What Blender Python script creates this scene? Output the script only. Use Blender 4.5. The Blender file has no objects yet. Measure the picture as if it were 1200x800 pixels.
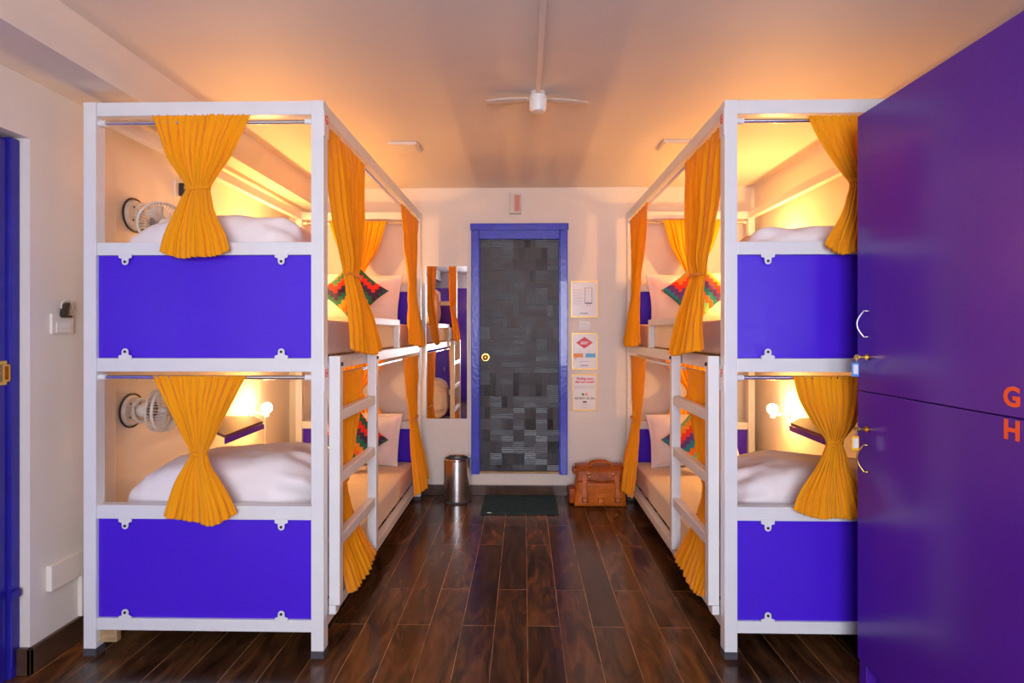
import bpy, bmesh, math, random
from mathutils import Vector, Matrix, noise

random.seed(7)
PI = math.pi
SC = bpy.context.scene
COL = SC.collection

# ------------------------------------------------------------------ camera
EYE = 1.292
YAW = math.radians(1.24)
FPX = 647.0
cd = bpy.data.cameras.new('camera'); cam = bpy.data.objects.new('camera', cd); COL.objects.link(cam)
cam.location = (0, 0, EYE); cam.rotation_euler = (PI / 2, 0, YAW)
cd.sensor_width = 36; cd.lens = FPX / 1200 * 36; cd.shift_y = -0.01; cd.clip_start = 0.02
SC.camera = cam

# ------------------------------------------------------------------ world, lights, exposure
w = bpy.data.worlds.new('world'); SC.world = w; w.use_nodes = True
w.node_tree.nodes['Background'].inputs[0].default_value = (0.75, 0.82, 1, 1)
w.node_tree.nodes['Background'].inputs[1].default_value = 1.0
SC.view_settings.view_transform = 'Standard'
SC.view_settings.look = 'None'
SC.view_settings.gamma = 1
SC.view_settings.use_curve_mapping = False
SC.view_settings.exposure = 0.32
DAY_POWER = 142
LAMP_LOW = 10.0
LAMP_UP = 24.0
LAMP_COL = (1.0, 0.46, 0.11)
def area(name, loc, rot, sx, sy, power, col):
    l = bpy.data.lights.new(name, 'AREA'); l.shape = 'RECTANGLE'; l.size = sx; l.size_y = sy
    l.energy = power; l.color = col
    o = bpy.data.objects.new(name, l); COL.objects.link(o); o.location = loc; o.rotation_euler = rot
    return o
REAR = -1.9
area('window_daylight', (0.05, REAR - 0.16, 1.45), (PI / 2, 0, 0), 1.85, 1.7, DAY_POWER, (0.86, 0.88, 1.0))

# ------------------------------------------------------------------ pixel -> place helpers (frame 1200x800)
CY, SY_ = math.cos(YAW), math.sin(YAW)
def tanx(px):
    a = (px - 600) / FPX
    return (a * CY - SY_) / (CY + a * SY_)
def XP(px, y): return tanx(px) * y
def YP(px, x): return x / tanx(px)
def ZP(py, x, y): return EYE + (388 - py) / FPX * (y * CY - x * SY_)

# ------------------------------------------------------------------ materials
def newmat(name):
    m = bpy.data.materials.new(name); m.use_nodes = True
    nt = m.node_tree
    return m, nt, nt.nodes['Principled BSDF']
def mat(name, col, rough=0.5, metal=0.0, var=0.0, vscale=8, bump=0.0, bscale=60, coat=0.0, spec=0.5, stretch=None):
    m, nt, b = newmat(name)
    b.inputs['Base Color'].default_value = (*col, 1); b.inputs['Roughness'].default_value = rough
    b.inputs['Metallic'].default_value = metal; b.inputs['Coat Weight'].default_value = coat
    b.inputs['Specular IOR Level'].default_value = spec
    tc = nt.nodes.new('ShaderNodeTexCoord')
    src = tc.outputs['Object']
    if stretch:
        mp = nt.nodes.new('ShaderNodeMapping'); mp.inputs['Scale'].default_value = stretch
        nt.links.new(src, mp.inputs[0]); src = mp.outputs[0]
    if var > 0:
        n = nt.nodes.new('ShaderNodeTexNoise'); n.inputs['Scale'].default_value = vscale; n.inputs['Detail'].default_value = 5
        r = nt.nodes.new('ShaderNodeValToRGB')
        r.color_ramp.elements[0].position = 0.3; r.color_ramp.elements[1].position = 0.7
        r.color_ramp.elements[0].color = (*[c * (1 - var) for c in col], 1)
        r.color_ramp.elements[1].color = (*[min(1, c * (1 + var)) for c in col], 1)
        nt.links.new(src, n.inputs['Vector']); nt.links.new(n.outputs[0], r.inputs[0]); nt.links.new(r.outputs[0], b.inputs['Base Color'])
    if bump > 0:
        n = nt.nodes.new('ShaderNodeTexNoise'); n.inputs['Scale'].default_value = bscale; n.inputs['Detail'].default_value = 4
        bp = nt.nodes.new('ShaderNodeBump'); bp.inputs['Strength'].default_value = bump; bp.inputs['Distance'].default_value = 0.01
        nt.links.new(src, n.inputs['Vector']); nt.links.new(n.outputs[0], bp.inputs['Height']); nt.links.new(bp.outputs[0], b.inputs['Normal'])
    return m
def mathn(nt, op, a, b=None, c=None):
    n = nt.nodes.new('ShaderNodeMath'); n.operation = op
    for i, v in enumerate((a, b, c)):
        if v is None: continue
        if isinstance(v, (int, float)): n.inputs[i].default_value = v
        else: nt.links.new(v, n.inputs[i])
    return n.outputs[0]

M = {}
M['wall'] = mat('wall_plaster', (0.77, 0.70, 0.625), 0.6, var=0.03, vscale=3, bump=0.08, bscale=25)
M['ceiling'] = mat('ceiling_plaster', (0.76, 0.685, 0.61), 0.6, var=0.03, vscale=2, bump=0.05, bscale=20)
M['white'] = mat('white_paint_steel', (0.76, 0.76, 0.76), 0.32, var=0.02, vscale=12, bump=0.04, bscale=90)
M['plastic'] = mat('white_plastic', (0.80, 0.78, 0.75), 0.35)
M['fanplastic'] = mat('aged_cream_plastic', (0.66, 0.60, 0.54), 0.4, var=0.06, vscale=30)
M['dark'] = mat('dark_hole', (0.02, 0.02, 0.022), 0.6)
M['black'] = mat('black_plastic', (0.025, 0.022, 0.02), 0.4)
M['rubber'] = mat('grey_rubber', (0.06, 0.06, 0.07), 0.7, bump=0.1)
M['blue'] = mat('violet_laminate', (0.070, 0.014, 0.66), 0.28, var=0.03, vscale=4, spec=0.5)
M['locker'] = mat('violet_locker_laminate', (0.085, 0.013, 0.36), 0.22, var=0.05, vscale=3, spec=0.55)
M['frameblue'] = mat('blue_gloss_paint', (0.022, 0.03, 0.55), 0.25, var=0.15, vscale=14, bump=0.2, bscale=35, coat=0.3)
M['navy'] = mat('navy_gloss_paint', (0.022, 0.016, 0.30), 0.25, var=0.12, vscale=10, bump=0.15, bscale=30)
M['chrome'] = mat('chrome', (0.78, 0.78, 0.8), 0.12, 1.0)
M['steel'] = mat('brushed_steel', (0.78, 0.75, 0.72), 0.3, 1.0, var=0.08, vscale=40, stretch=(1, 1, 0.02))
M['brass'] = mat('brass', (0.75, 0.48, 0.12), 0.25, 1.0)
M['mirror'] = mat('mirror_glass', (0.92, 0.93, 0.93), 0.01, 1.0)
M['sheet'] = mat('cream_cotton', (0.80, 0.70, 0.62), 0.85, var=0.03, vscale=6, bump=0.15, bscale=30)
M['duvet'] = mat('white_cotton', (0.86, 0.80, 0.80), 0.85, var=0.02, vscale=5, bump=0.25, bscale=14)
M['leather'] = mat('tan_leather', (0.55, 0.135, 0.012), 0.42, var=0.3, vscale=14, bump=0.25, bscale=60, spec=0.25)
M['leatherdark'] = mat('dark_tan_leather', (0.36, 0.080, 0.010), 0.42, var=0.3, vscale=20, bump=0.25, bscale=60, spec=0.25)
M['matgreen'] = mat('dark_green_rubber', (0.012, 0.045, 0.05), 0.75, var=0.3, vscale=20, bump=0.5, bscale=200)
M['woodraw'] = mat('raw_wood', (0.42, 0.27, 0.13), 0.6, var=0.3, vscale=12, stretch=(1, 1, 6))
M['redletter'] = mat('red_vinyl', (0.75, 0.05, 0.02), 0.4)
M['orangeletter'] = mat('orange_vinyl', (0.95, 0.10, 0.01), 0.4)
M['plate'] = mat('letter_plate', (0.74, 0.70, 0.70), 0.4)
M['paper'] = mat('poster_paper', (0.80, 0.77, 0.77), 0.25)
M['gold'] = mat('gold_frame', (0.80, 0.50, 0.12), 0.3, 0.4)
M['inkred'] = mat('ink_red', (0.68, 0.02, 0.05), 0.4)
M['inkorange'] = mat('ink_orange', (0.90, 0.28, 0.02), 0.4)
M['inkblue'] = mat('ink_blue', (0.10, 0.42, 0.75), 0.4)
M['inkgreen'] = mat('ink_green', (0.02, 0.25, 0.14), 0.4)
M['inkgrey'] = mat('ink_grey', (0.12, 0.10, 0.13), 0.4)
M['inkpale'] = mat('ink_pale_grey', (0.50, 0.48, 0.52), 0.5)
M['tagblue'] = mat('blue_key_tag', (0.08, 0.28, 0.75), 0.4)
M['tagyellow'] = mat('yellow_key_tag', (0.90, 0.50, 0.02), 0.4)
M['shelf'] = mat('plum_shelf_laminate', (0.09, 0.035, 0.13), 0.35)
M['lens'] = mat('pale_diffuser', (0.78, 0.70, 0.60), 0.4)

def cloth_mat(name, col):
    m, nt, b = newmat(name)
    b.inputs['Base Color'].default_value = (*col, 1); b.inputs['Roughness'].default_value = 0.8
    b.inputs['Sheen Weight'].default_value = 0.15
    b.inputs['Specular IOR Level'].default_value = 0.2
    tr = nt.nodes.new('ShaderNodeBsdfTranslucent'); tr.inputs[0].default_value = (*col, 1)
    mx = nt.nodes.new('ShaderNodeMixShader'); mx.inputs[0].default_value = 0.20
    tc = nt.nodes.new('ShaderNodeTexCoord')
    n = nt.nodes.new('ShaderNodeTexNoise'); n.inputs['Scale'].default_value = 420; n.inputs['Detail'].default_value = 2
    bp = nt.nodes.new('ShaderNodeBump'); bp.inputs['Strength'].default_value = 0.12; bp.inputs['Distance'].default_value = 0.004
    nt.links.new(tc.outputs['Object'], n.inputs['Vector']); nt.links.new(n.outputs[0], bp.inputs['Height'])
    nt.links.new(bp.outputs[0], b.inputs['Normal'])
    nt.links.new(b.outputs[0], mx.inputs[1]); nt.links.new(tr.outputs[0], mx.inputs[2])
    nt.links.new(mx.outputs[0], nt.nodes['Material Output'].inputs[0])
    return m
M['curtain'] = cloth_mat('marigold_cotton', (1.0, 0.415, 0.004))

def floor_mat():
    m, nt, b = newmat('dark_plank_floor')
    L = nt.links
    tc = nt.nodes.new('ShaderNodeTexCoord')
    mp = nt.nodes.new('ShaderNodeMapping'); mp.inputs['Rotation'].default_value = (0, 0, PI / 2)
    mp.inputs['Location'].default_value = (0.3, 0.028, 0)
    L.new(tc.outputs['Object'], mp.inputs[0])
    br = nt.nodes.new('ShaderNodeTexBrick'); br.offset = 0.37; br.offset_frequency = 2; br.squash = 1
    for k, v in {'Scale': 1, 'Mortar Size': 0.0012, 'Mortar Smooth': 0.1, 'Bias': 0, 'Brick Width': 0.92, 'Row Height': 0.143}.items():
        br.inputs[k].default_value = v
    br.inputs['Color1'].default_value = (0.028, 0.015, 0.009, 1); br.inputs['Color2'].default_value = (0.070, 0.036, 0.019, 1)
    br.inputs['Mortar'].default_value = (0.26, 0.18, 0.12, 1)  # pale seams: reflection off the plank bevels put into the colour
    L.new(mp.outputs[0], br.inputs[0])
    # plank id shifts the grain
    mp2 = nt.nodes.new('ShaderNodeMapping'); mp2.inputs['Scale'].default_value = (1.5, 6, 1)
    L.new(mp.outputs[0], mp2.inputs[0])
    add = nt.nodes.new('ShaderNodeVectorMath'); add.operation = 'MULTIPLY_ADD'
    L.new(br.outputs['Color'], add.inputs[0]); add.inputs[1].default_value = (90, 90, 90); L.new(mp2.outputs[0], add.inputs[2])
    n1 = nt.nodes.new('ShaderNodeTexNoise'); n1.inputs['Scale'].default_value = 2.2; n1.inputs['Detail'].default_value = 8; n1.inputs['Distortion'].default_value = 1.2
    L.new(add.outputs[0], n1.inputs['Vector'])
    r1 = nt.nodes.new('ShaderNodeValToRGB')
    e = r1.color_ramp.elements
    e[0].position = 0.32; e[0].color = (0.40, 0.32, 0.28, 1); e[1].position = 0.72; e[1].color = (3.0, 2.3, 1.4, 1)
    L.new(n1.outputs[0], r1.inputs[0])
    mul = nt.nodes.new('ShaderNodeMix'); mul.data_type = 'RGBA'; mul.blend_type = 'MULTIPLY'; mul.inputs[0].default_value = 1
    mul.clamp_result = False
    L.new(br.outputs['Color'], mul.inputs[6]); L.new(r1.outputs[0], mul.inputs[7])
    L.new(mul.outputs[2], b.inputs['Base Color'])
    n2 = nt.nodes.new('ShaderNodeTexNoise'); n2.inputs['Scale'].default_value = 5; n2.inputs['Detail'].default_value = 4
    L.new(mp2.outputs[0], n2.inputs['Vector'])
    mr = nt.nodes.new('ShaderNodeMapRange'); mr.inputs[3].default_value = 0.12; mr.inputs[4].default_value = 0.30
    L.new(n2.outputs[0], mr.inputs[0]); L.new(mr.outputs[0], b.inputs['Roughness'])
    bp = nt.nodes.new('ShaderNodeBump'); bp.inputs['Strength'].default_value = 0.18; bp.inputs['Distance'].default_value = 0.004
    L.new(n1.outputs[0], bp.inputs['Height']); L.new(bp.outputs[0], b.inputs['Normal'])
    b.inputs['Specular IOR Level'].default_value = 0.5
    return m
M['floor'] = floor_mat()
M['skirt'] = mat('dark_wood_skirting', (0.07, 0.035, 0.02), 0.3, var=0.5, vscale=9)

def door_mat():
    m, nt, b = newmat('black_mosaic_laminate'); L = nt.links
    tc = nt.nodes.new('ShaderNodeTexCoord')
    sep = nt.nodes.new('ShaderNodeSeparateXYZ'); L.new(tc.outputs['Object'], sep.inputs[0])
    x, z = sep.outputs[0], sep.outputs[2]
    def cell(sx, sz, ox=0.0):
        fx = mathn(nt, 'FLOOR', mathn(nt, 'DIVIDE', mathn(nt, 'ADD', x, 5 + ox), sx))
        fz = mathn(nt, 'FLOOR', mathn(nt, 'DIVIDE', mathn(nt, 'ADD', z, 5), sz))
        cb = nt.nodes.new('ShaderNodeCombineXYZ'); L.new(fx, cb.inputs[0]); L.new(fz, cb.inputs[1])
        wn = nt.nodes.new('ShaderNodeTexWhiteNoise'); wn.noise_dimensions = '2D'; L.new(cb.outputs[0], wn.inputs['Vector'])
        return wn.outputs[0]
    a = cell(0.045, 0.09); c = cell(0.09, 0.045, 0.0); s = cell(0.09, 0.09)
    pick = mathn(nt, 'GREATER_THAN', s, 0.5)
    v = nt.nodes.new('ShaderNodeMix'); L.new(pick, v.inputs[0]); L.new(a, v.inputs[2]); L.new(c, v.inputs[3])
    val = v.outputs[0]
    rx = mathn(nt, 'SINE', mathn(nt, 'MULTIPLY', x, 2 * PI / 0.0115))
    rz = mathn(nt, 'SINE', mathn(nt, 'MULTIPLY', z, 2 * PI / 0.0115))
    rid = nt.nodes.new('ShaderNodeMix'); L.new(pick, rid.inputs[0]); L.new(rx, rid.inputs[2]); L.new(rz, rid.inputs[3])
    rp = nt.nodes.new('ShaderNodeValToRGB'); rp.color_ramp.elements[0].color = (0.012, 0.012, 0.014, 1); rp.color_ramp.elements[1].color = (0.060, 0.062, 0.072, 1)
    L.new(val, rp.inputs[0]); L.new(rp.outputs[0], b.inputs['Base Color'])
    mr = nt.nodes.new('ShaderNodeMapRange'); mr.inputs[3].default_value = 0.22; mr.inputs[4].default_value = 0.5
    L.new(val, mr.inputs[0]); L.new(mr.outputs[0], b.inputs['Roughness'])
    h = mathn(nt, 'MULTIPLY_ADD', rid.outputs[0], 0.22, val)
    bp = nt.nodes.new('ShaderNodeBump'); bp.inputs['Strength'].default_value = 0.55; bp.inputs['Distance'].default_value = 0.004
    L.new(h, bp.inputs['Height']); L.new(bp.outputs[0], b.inputs['Normal'])
    return m
M['door'] = door_mat()

def zigzag_mat(name, cols, step=0.025, per=5, rot=0.0):
    m, nt, b = newmat(name); L = nt.links
    b.inputs['Roughness'].default_value = 0.85
    tc = nt.nodes.new('ShaderNodeTexCoord')
    mp = nt.nodes.new('ShaderNodeMapping'); mp.inputs['Rotation'].default_value = (0, rot, 0); L.new(tc.outputs['Object'], mp.inputs[0])
    sep = nt.nodes.new('ShaderNodeSeparateXYZ'); L.new(mp.outputs[0], sep.inputs[0])
    ix = mathn(nt, 'FLOOR', mathn(nt, 'DIVIDE', mathn(nt, 'ADD', sep.outputs[0], 3), step))
    iz = mathn(nt, 'FLOOR', mathn(nt, 'DIVIDE', mathn(nt, 'ADD', sep.outputs[2], 3), step))
    tri = mathn(nt, 'PINGPONG', ix, per)
    v = mathn(nt, 'ADD', iz, tri)
    n = len(cols) * 2
    fr = mathn(nt, 'FRACT', mathn(nt, 'DIVIDE', mathn(nt, 'ADD', v, 0.5), n))
    r = nt.nodes.new('ShaderNodeValToRGB'); r.color_ramp.interpolation = 'CONSTANT'
    e = r.color_ramp.elements
    while len(e) < len(cols): e.new(0.5)
    for i, c in enumerate(cols): e[i].position = i / len(cols); e[i].color = (*c, 1)
    L.new(fr, r.inputs[0]); L.new(r.outputs[0], b.inputs['Base Color'])
    return m
M['zigwarm'] = zigzag_mat('zigzag_warm_weave', [(0.02, 0.19, 0.15), (0.06, 0.03, 0.10), (0.85, 0.03, 0.02), (0.03, 0.16, 0.09), (0.90, 0.17, 0.02), (0.92, 0.33, 0.02)], rot=math.radians(45))
M['zigcool'] = zigzag_mat('zigzag_bright_weave', [(0.02, 0.30, 0.42), (0.13, 0.05, 0.30), (0.85, 0.05, 0.03), (0.92, 0.33, 0.02), (0.25, 0.70, 0.30), (0.92, 0.20, 0.02)], rot=math.radians(-45))

def emis(name, col, strength):
    m, nt, b = newmat(name)
    b.inputs['Base Color'].default_value = (1, 0.9, 0.7, 1)
    b.inputs['Emission Color'].default_value = (*col, 1); b.inputs['Emission Strength'].default_value = strength
    return m
M['bulb'] = emis('glowing_bulb', (1.0, 0.78, 0.42), 40)
def glass_mat():
    m, nt, b = newmat('window_glass')
    t = nt.nodes.new('ShaderNodeBsdfTransparent'); g = nt.nodes.new('ShaderNodeBsdfGlossy'); g.inputs['Roughness'].default_value = 0.02
    mx = nt.nodes.new('ShaderNodeMixShader'); mx.inputs[0].default_value = 0.06
    nt.links.new(t.outputs[0], mx.inputs[1]); nt.links.new(g.outputs[0], mx.inputs[2]); nt.links.new(mx.outputs[0], nt.nodes['Material Output'].inputs[0])
    return m
M['glass'] = glass_mat()

# ------------------------------------------------------------------ mesh helpers
def box(bm, x0, x1, y0, y1, z0, z1, bev=0.0):
    if x0 > x1: x0, x1 = x1, x0
    if y0 > y1: y0, y1 = y1, y0
    if z0 > z1: z0, z1 = z1, z0
    r = bmesh.ops.create_cube(bm, size=1)
    for v in r['verts']:
        v.co = Vector(((x0 + x1) / 2 + v.co.x * (x1 - x0), (y0 + y1) / 2 + v.co.y * (y1 - y0), (z0 + z1) / 2 + v.co.z * (z1 - z0)))
    if bev > 0:
        ed = {e for v in r['verts'] for e in v.link_edges}
        bmesh.ops.bevel(bm, geom=list(ed), offset=bev, segments=2, affect='EDGES', profile=0.6)
    return bm
def cyl(bm, p0, p1, r0, r1=None, seg=24, caps=True):
    p0, p1 = Vector(p0), Vector(p1); r1 = r0 if r1 is None else r1
    d = p1 - p0; L = d.length
    q = Vector((0, 0, 1)).rotation_difference(d.normalized())
    bmesh.ops.create_cone(bm, cap_ends=caps, segments=seg, radius1=r0, radius2=r1, depth=L,
                          matrix=Matrix.Translation((p0 + p1) / 2) @ q.to_matrix().to_4x4())
    return bm
def ball(bm, c, r, sc=(1, 1, 1), seg=20):
    bmesh.ops.create_uvsphere(bm, u_segments=seg, v_segments=seg // 2, radius=r,
                              matrix=Matrix.Translation(c) @ Matrix.Diagonal((*sc, 1)))
    return bm
def tube(bm, pts, r, seg=8, closed=False):
    pts = [Vector(p) for p in pts]; n = len(pts); rings = []
    up = Vector((0.13, 0.21, 0.97))
    for i, p in enumerate(pts):
        a = pts[(i - 1) % n] if (closed or i > 0) else pts[i]
        b_ = pts[(i + 1) % n] if (closed or i < n - 1) else pts[i]
        t = (b_ - a).normalized(); u = t.cross(up)
        if u.length < 0.05: u = t.cross(Vector((1, 0, 0)))
        u.normalize(); v = t.cross(u).normalized()
        rings.append([bm.verts.new(p + (u * math.cos(k * 2 * PI / seg) + v * math.sin(k * 2 * PI / seg)) * r) for k in range(seg)])
    m = n if closed else n - 1
    for i in range(m):
        A, B = rings[i], rings[(i + 1) % n]
        for k in range(seg): bm.faces.new((A[k], A[(k + 1) % seg], B[(k + 1) % seg], B[k]))
    if not closed:
        bm.faces.new(rings[0]); bm.faces.new(rings[-1][::-1])
    return bm
def ribbon(bm, pts, side, wid, th):
    """flat strap along pts; side = unit width direction"""
    pts = [Vector(p) for p in pts]; s = Vector(side); rings = []
    for i, p in enumerate(pts):
        a = pts[max(i - 1, 0)]; b_ = pts[min(i + 1, len(pts) - 1)]
        n = (b_ - a).normalized().cross(s).normalized()
        rings.append([bm.verts.new(p + s * (wid / 2) * q + n * (th / 2) * e) for q, e in ((-1, -1), (1, -1), (1, 1), (-1, 1))])
    for A, B in zip(rings, rings[1:]):
        for k in range(4): bm.faces.new((A[k], A[(k + 1) % 4], B[(k + 1) % 4], B[k]))
    bm.faces.new(rings[0]); bm.faces.new(rings[-1][::-1])
    return bm
def lathe(bm, prof, c, seg=40):
    rings = []
    for r, z in prof:
        rings.append([bm.verts.new((c[0] + r * math.cos(2 * PI * k / seg), c[1] + r * math.sin(2 * PI * k / seg), c[2] + z)) for k in range(seg)])
    for A, B in zip(rings, rings[1:]):
        for k in range(seg): bm.faces.new((A[k], A[(k + 1) % seg], B[(k + 1) % seg], B[k]))
    return bm
def prism(bm, pts, d):
    """polygon pts (world) extruded by vector d"""
    d = Vector(d); a = [bm.verts.new(p) for p in pts]; b_ = [bm.verts.new(Vector(p) + d) for p in pts]; n = len(pts)
    bm.faces.new(a[::-1]); bm.faces.new(b_)
    for k in range(n): bm.faces.new((a[k], a[(k + 1) % n], b_[(k + 1) % n], b_[k]))
    return bm
def B(): return bmesh.new()
WP = {}
def world_pos(o): return WP.get(o, Vector((0, 0, 0)))
def obj(name, bm, m, parent=None, smooth=False, label=None):
    bmesh.ops.recalc_face_normals(bm, faces=bm.faces[:])
    me = bpy.data.meshes.new(name)
    lo = Vector((min(v.co.x for v in bm.verts), min(v.co.y for v in bm.verts), min(v.co.z for v in bm.verts)))
    hi = Vector((max(v.co.x for v in bm.verts), max(v.co.y for v in bm.verts), max(v.co.z for v in bm.verts)))
    c = (lo + hi) / 2
    for v in bm.verts: v.co -= c
    if smooth:
        for f in bm.faces: f.smooth = True
    bm.to_mesh(me); bm.free()
    me.materials.append(m)
    o = bpy.data.objects.new(name, me); COL.objects.link(o)
    WP[o] = c
    if parent is not None:
        o.parent = parent; o.location = c - world_pos(parent)
    else: o.location = c
    if label: o['label'] = label
    if smooth == 'auto':
        me.set_sharp_from_angle(angle=math.radians(35))
    return o
def tag(o, label, cat, group=None, kind=None):
    o['label'] = label; o['category'] = cat
    if group: o['group'] = group
    if kind: o['kind'] = kind
    return o
def thing(name, label, cat, loc, group=None):
    o = bpy.data.objects.new(name, None); COL.objects.link(o); o.location = loc; o.empty_display_size = 0.1
    WP[o] = Vector(loc); tag(o, label, cat, group)
    return o
def struct(name, bm, m, parent=None, label=None, smooth=False):
    o = obj(name, bm, m, parent, smooth)
    if parent is None: o['kind'] = 'structure'
    if label: o['label'] = label
    return o
def structroot(name, loc, label=None):
    o = bpy.data.objects.new(name, None); COL.objects.link(o); o.location = loc; WP[o] = Vector(loc); o['kind'] = 'structure'
    if label: o['label'] = label
    return o
def text(name, s, size, loc, xdir, up, m, parent, th=0.0008, bold=0.0, shear=0.0):
    cu = bpy.data.curves.new('tmp', 'FONT'); cu.body = s; cu.size = size; cu.align_x = 'CENTER'; cu.align_y = 'CENTER'
    cu.extrude = th; cu.offset = bold; cu.shear = shear; cu.resolution_u = 3
    o = bpy.data.objects.new('tmp', cu)
    COL.objects.link(o)
    me = bpy.data.meshes.new_from_object(o.evaluated_get(bpy.context.evaluated_depsgraph_get()))
    COL.objects.unlink(o); bpy.data.objects.remove(o)
    x = Vector(xdir); u = Vector(up); n = x.cross(u)
    mtx = Matrix((x, u, n)).transposed().to_4x4(); mtx.translation = Vector(loc)
    me.transform(mtx)
    bm = B(); bm.from_mesh(me); bpy.data.meshes.remove(me)
    return obj(name, bm, m, parent)
def lerp(a, b, t): return a + (b - a) * t
def interp(keys, t):
    """keys: list of tuples (t, v1, v2 ...), cubic-ish interpolation"""
    if t <= keys[0][0]: return keys[0][1:]
    if t >= keys[-1][0]: return keys[-1][1:]
    for i in range(len(keys) - 1):
        a, b_ = keys[i], keys[i + 1]
        if t <= b_[0]:
            u = (t - a[0]) / (b_[0] - a[0])
            p = keys[i - 1] if i > 0 else a
            q = keys[i + 2] if i + 2 < len(keys) else b_
            out = []
            for k in range(1, len(a)):
                h = b_[0] - a[0]
                m0 = (b_[k] - p[k]) / max(1e-6, b_[0] - p[0]) * h
                m1 = (q[k] - a[k]) / max(1e-6, q[0] - a[0]) * h
                out.append((2 * u**3 - 3 * u**2 + 1) * a[k] + (u**3 - 2 * u**2 + u) * m0 + (-2 * u**3 + 3 * u**2) * b_[k] + (u**3 - u**2) * m1)
            return tuple(out)

# ================================================================== THE SETTING
XL, XR, YB, CZ = -1.865, 1.80, 4.354, 2.4226
struct('floor', box(B(), -2.2, 2.0, REAR - 0.2, YB + 0.15, -0.1, 0), M['floor'])
struct('ceiling', box(B(), -2.2, 2.0, REAR - 0.2, YB + 0.15, CZ, CZ + 0.1), M['ceiling'])
# back wall with the door opening
DX0, DX1 = XP(552.5, YB), XP(665, YB)
DZ0, DZ1 = ZP(555, 0, YB), ZP(263.5, 0, YB)
bm = B()
box(bm, -2.2, DX0 + .03, YB, YB + .15, 0, CZ); box(bm, DX1 - .03, 2.0, YB, YB + .15, 0, CZ)
box(bm, DX0 + .03, DX1 - .03, YB, YB + .15, DZ1 - .03, CZ); box(bm, DX0 + .03, DX1 - .03, YB, YB + .15, 0, DZ0 + .004)
struct('wall_back', bm, M['wall'])
YJ = 2.045      # corner of the left door recess
bm = B(); box(bm, XL - .2, XL, YJ, YB, 0, CZ); box(bm, XL - .2, XL, REAR, 1.02, 0, CZ); box(bm, XL - .2, XL, 1.02, YJ, 2.02, CZ)
struct('wall_left', bm, M['wall'])
struct('wall_right', box(B(), XR, XR + .2, REAR, YB, 0, CZ), M['wall'])
bm = B(); box(bm, -2.2, -.85, REAR - .12, REAR, 0, CZ); box(bm, .95, 2.0, REAR - .12, REAR, 0, CZ)
box(bm, -.85, .95, REAR - .12, REAR, 0, .6); box(bm, -.85, .95, REAR - .12, REAR, 2.3, CZ)
struct('wall_rear', bm, M['wall'])
wroot = structroot('window_1', (0.1, REAR - .06, .6))
bm = B()
for x in (-.85, -.26, .32, .90): box(bm, x, x + .05, REAR - .09, REAR - .03, .6, 2.3, .004)
box(bm, -.85, .95, REAR - .09, REAR - .03, .6, .65, .004); box(bm, -.85, .95, REAR - .09, REAR - .03, 2.25, 2.3, .004)
obj('window_frame', bm, M['white'], wroot)
obj('pane', box(B(), -.80, .90, REAR - .064, REAR - .058, .65, 2.25), M['glass'], wroot)
# beam under the ceiling along the left wall
struct('trim_1', box(B(), XL, -1.59, REAR, YB, 2.243, CZ), M['ceiling'])['label'] = 'plastered beam along the top of the left wall'
# wall board standing on the left wall beside the bunk
struct('trim_2', box(B(), XL, XL + .03, 2.35, 2.445, 0.1, 1.875, .004), M['wall'])['label'] = 'narrow painted board on the left wall'
# skirting
struct('baseboard_back', box(B(), XL, XR, YB - .016, YB, 0, .082, .003), M['skirt'])
bm = B(); box(bm, XL, XL + .016, YJ - .016, YB - .016, 0, .1, .003); box(bm, XL - .05, XL + .016, YJ - .016, YJ, 0, .1, .003)
struct('baseboard_left', bm, M['skirt'])
struct('baseboard_right', box(B(), XR - .016, XR, REAR, YB - .016, 0, .082, .003), M['skirt'])

# --- black door in the back wall
d1 = structroot('door_1', ((DX0 + DX1) / 2, YB, DZ0), 'black mosaic door in a blue frame')
fw = .062
bm = B()
box(bm, DX0, DX0 + fw, YB - .03, YB + .10, DZ0, DZ1, .005); box(bm, DX1 - fw, DX1, YB - .03, YB + .10, DZ0, DZ1, .005)
box(bm, DX0 + fw, DX1 - fw, YB - .03, YB + .10, DZ1 - .115, DZ1, .005)
box(bm, DX0 - .006, DX1 + .006, YB - .045, YB - .028, DZ1 - .048, DZ1 + .006, .005)
box(bm, DX0 + fw - .012, DX0 + fw + .006, YB - .012, YB + .06, DZ0, DZ1 - .115, .003)
box(bm, DX1 - fw - .006, DX1 - fw + .012, YB - .012, YB + .06, DZ0, DZ1 - .115, .003)
obj('door_frame', bm, M['frameblue'], d1)
obj('door_panel', box(B(), DX0 + fw + .006, DX1 - fw - .006, YB + .004, YB + .04, DZ0 + .02, DZ1 - .117, .002), M['door'], d1)
obj('threshold', box(B(), DX0 + fw, DX1 - fw, YB - .012, YB + .05, DZ0 + .004, DZ0 + .019, .002), M['woodraw'], d1)
kx, kz = XP(569, YB), ZP(418.5, 0, YB)
bm = B(); cyl(bm, (kx, YB + .004, kz), (kx, YB - .004, kz), .03); cyl(bm, (kx, YB - .004, kz), (kx, YB - .035, kz), .011); ball(bm, (kx, YB - .045, kz), .022, (1, .7, 1))
obj('knob', bm, M['brass'], d1, 'auto')

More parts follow.
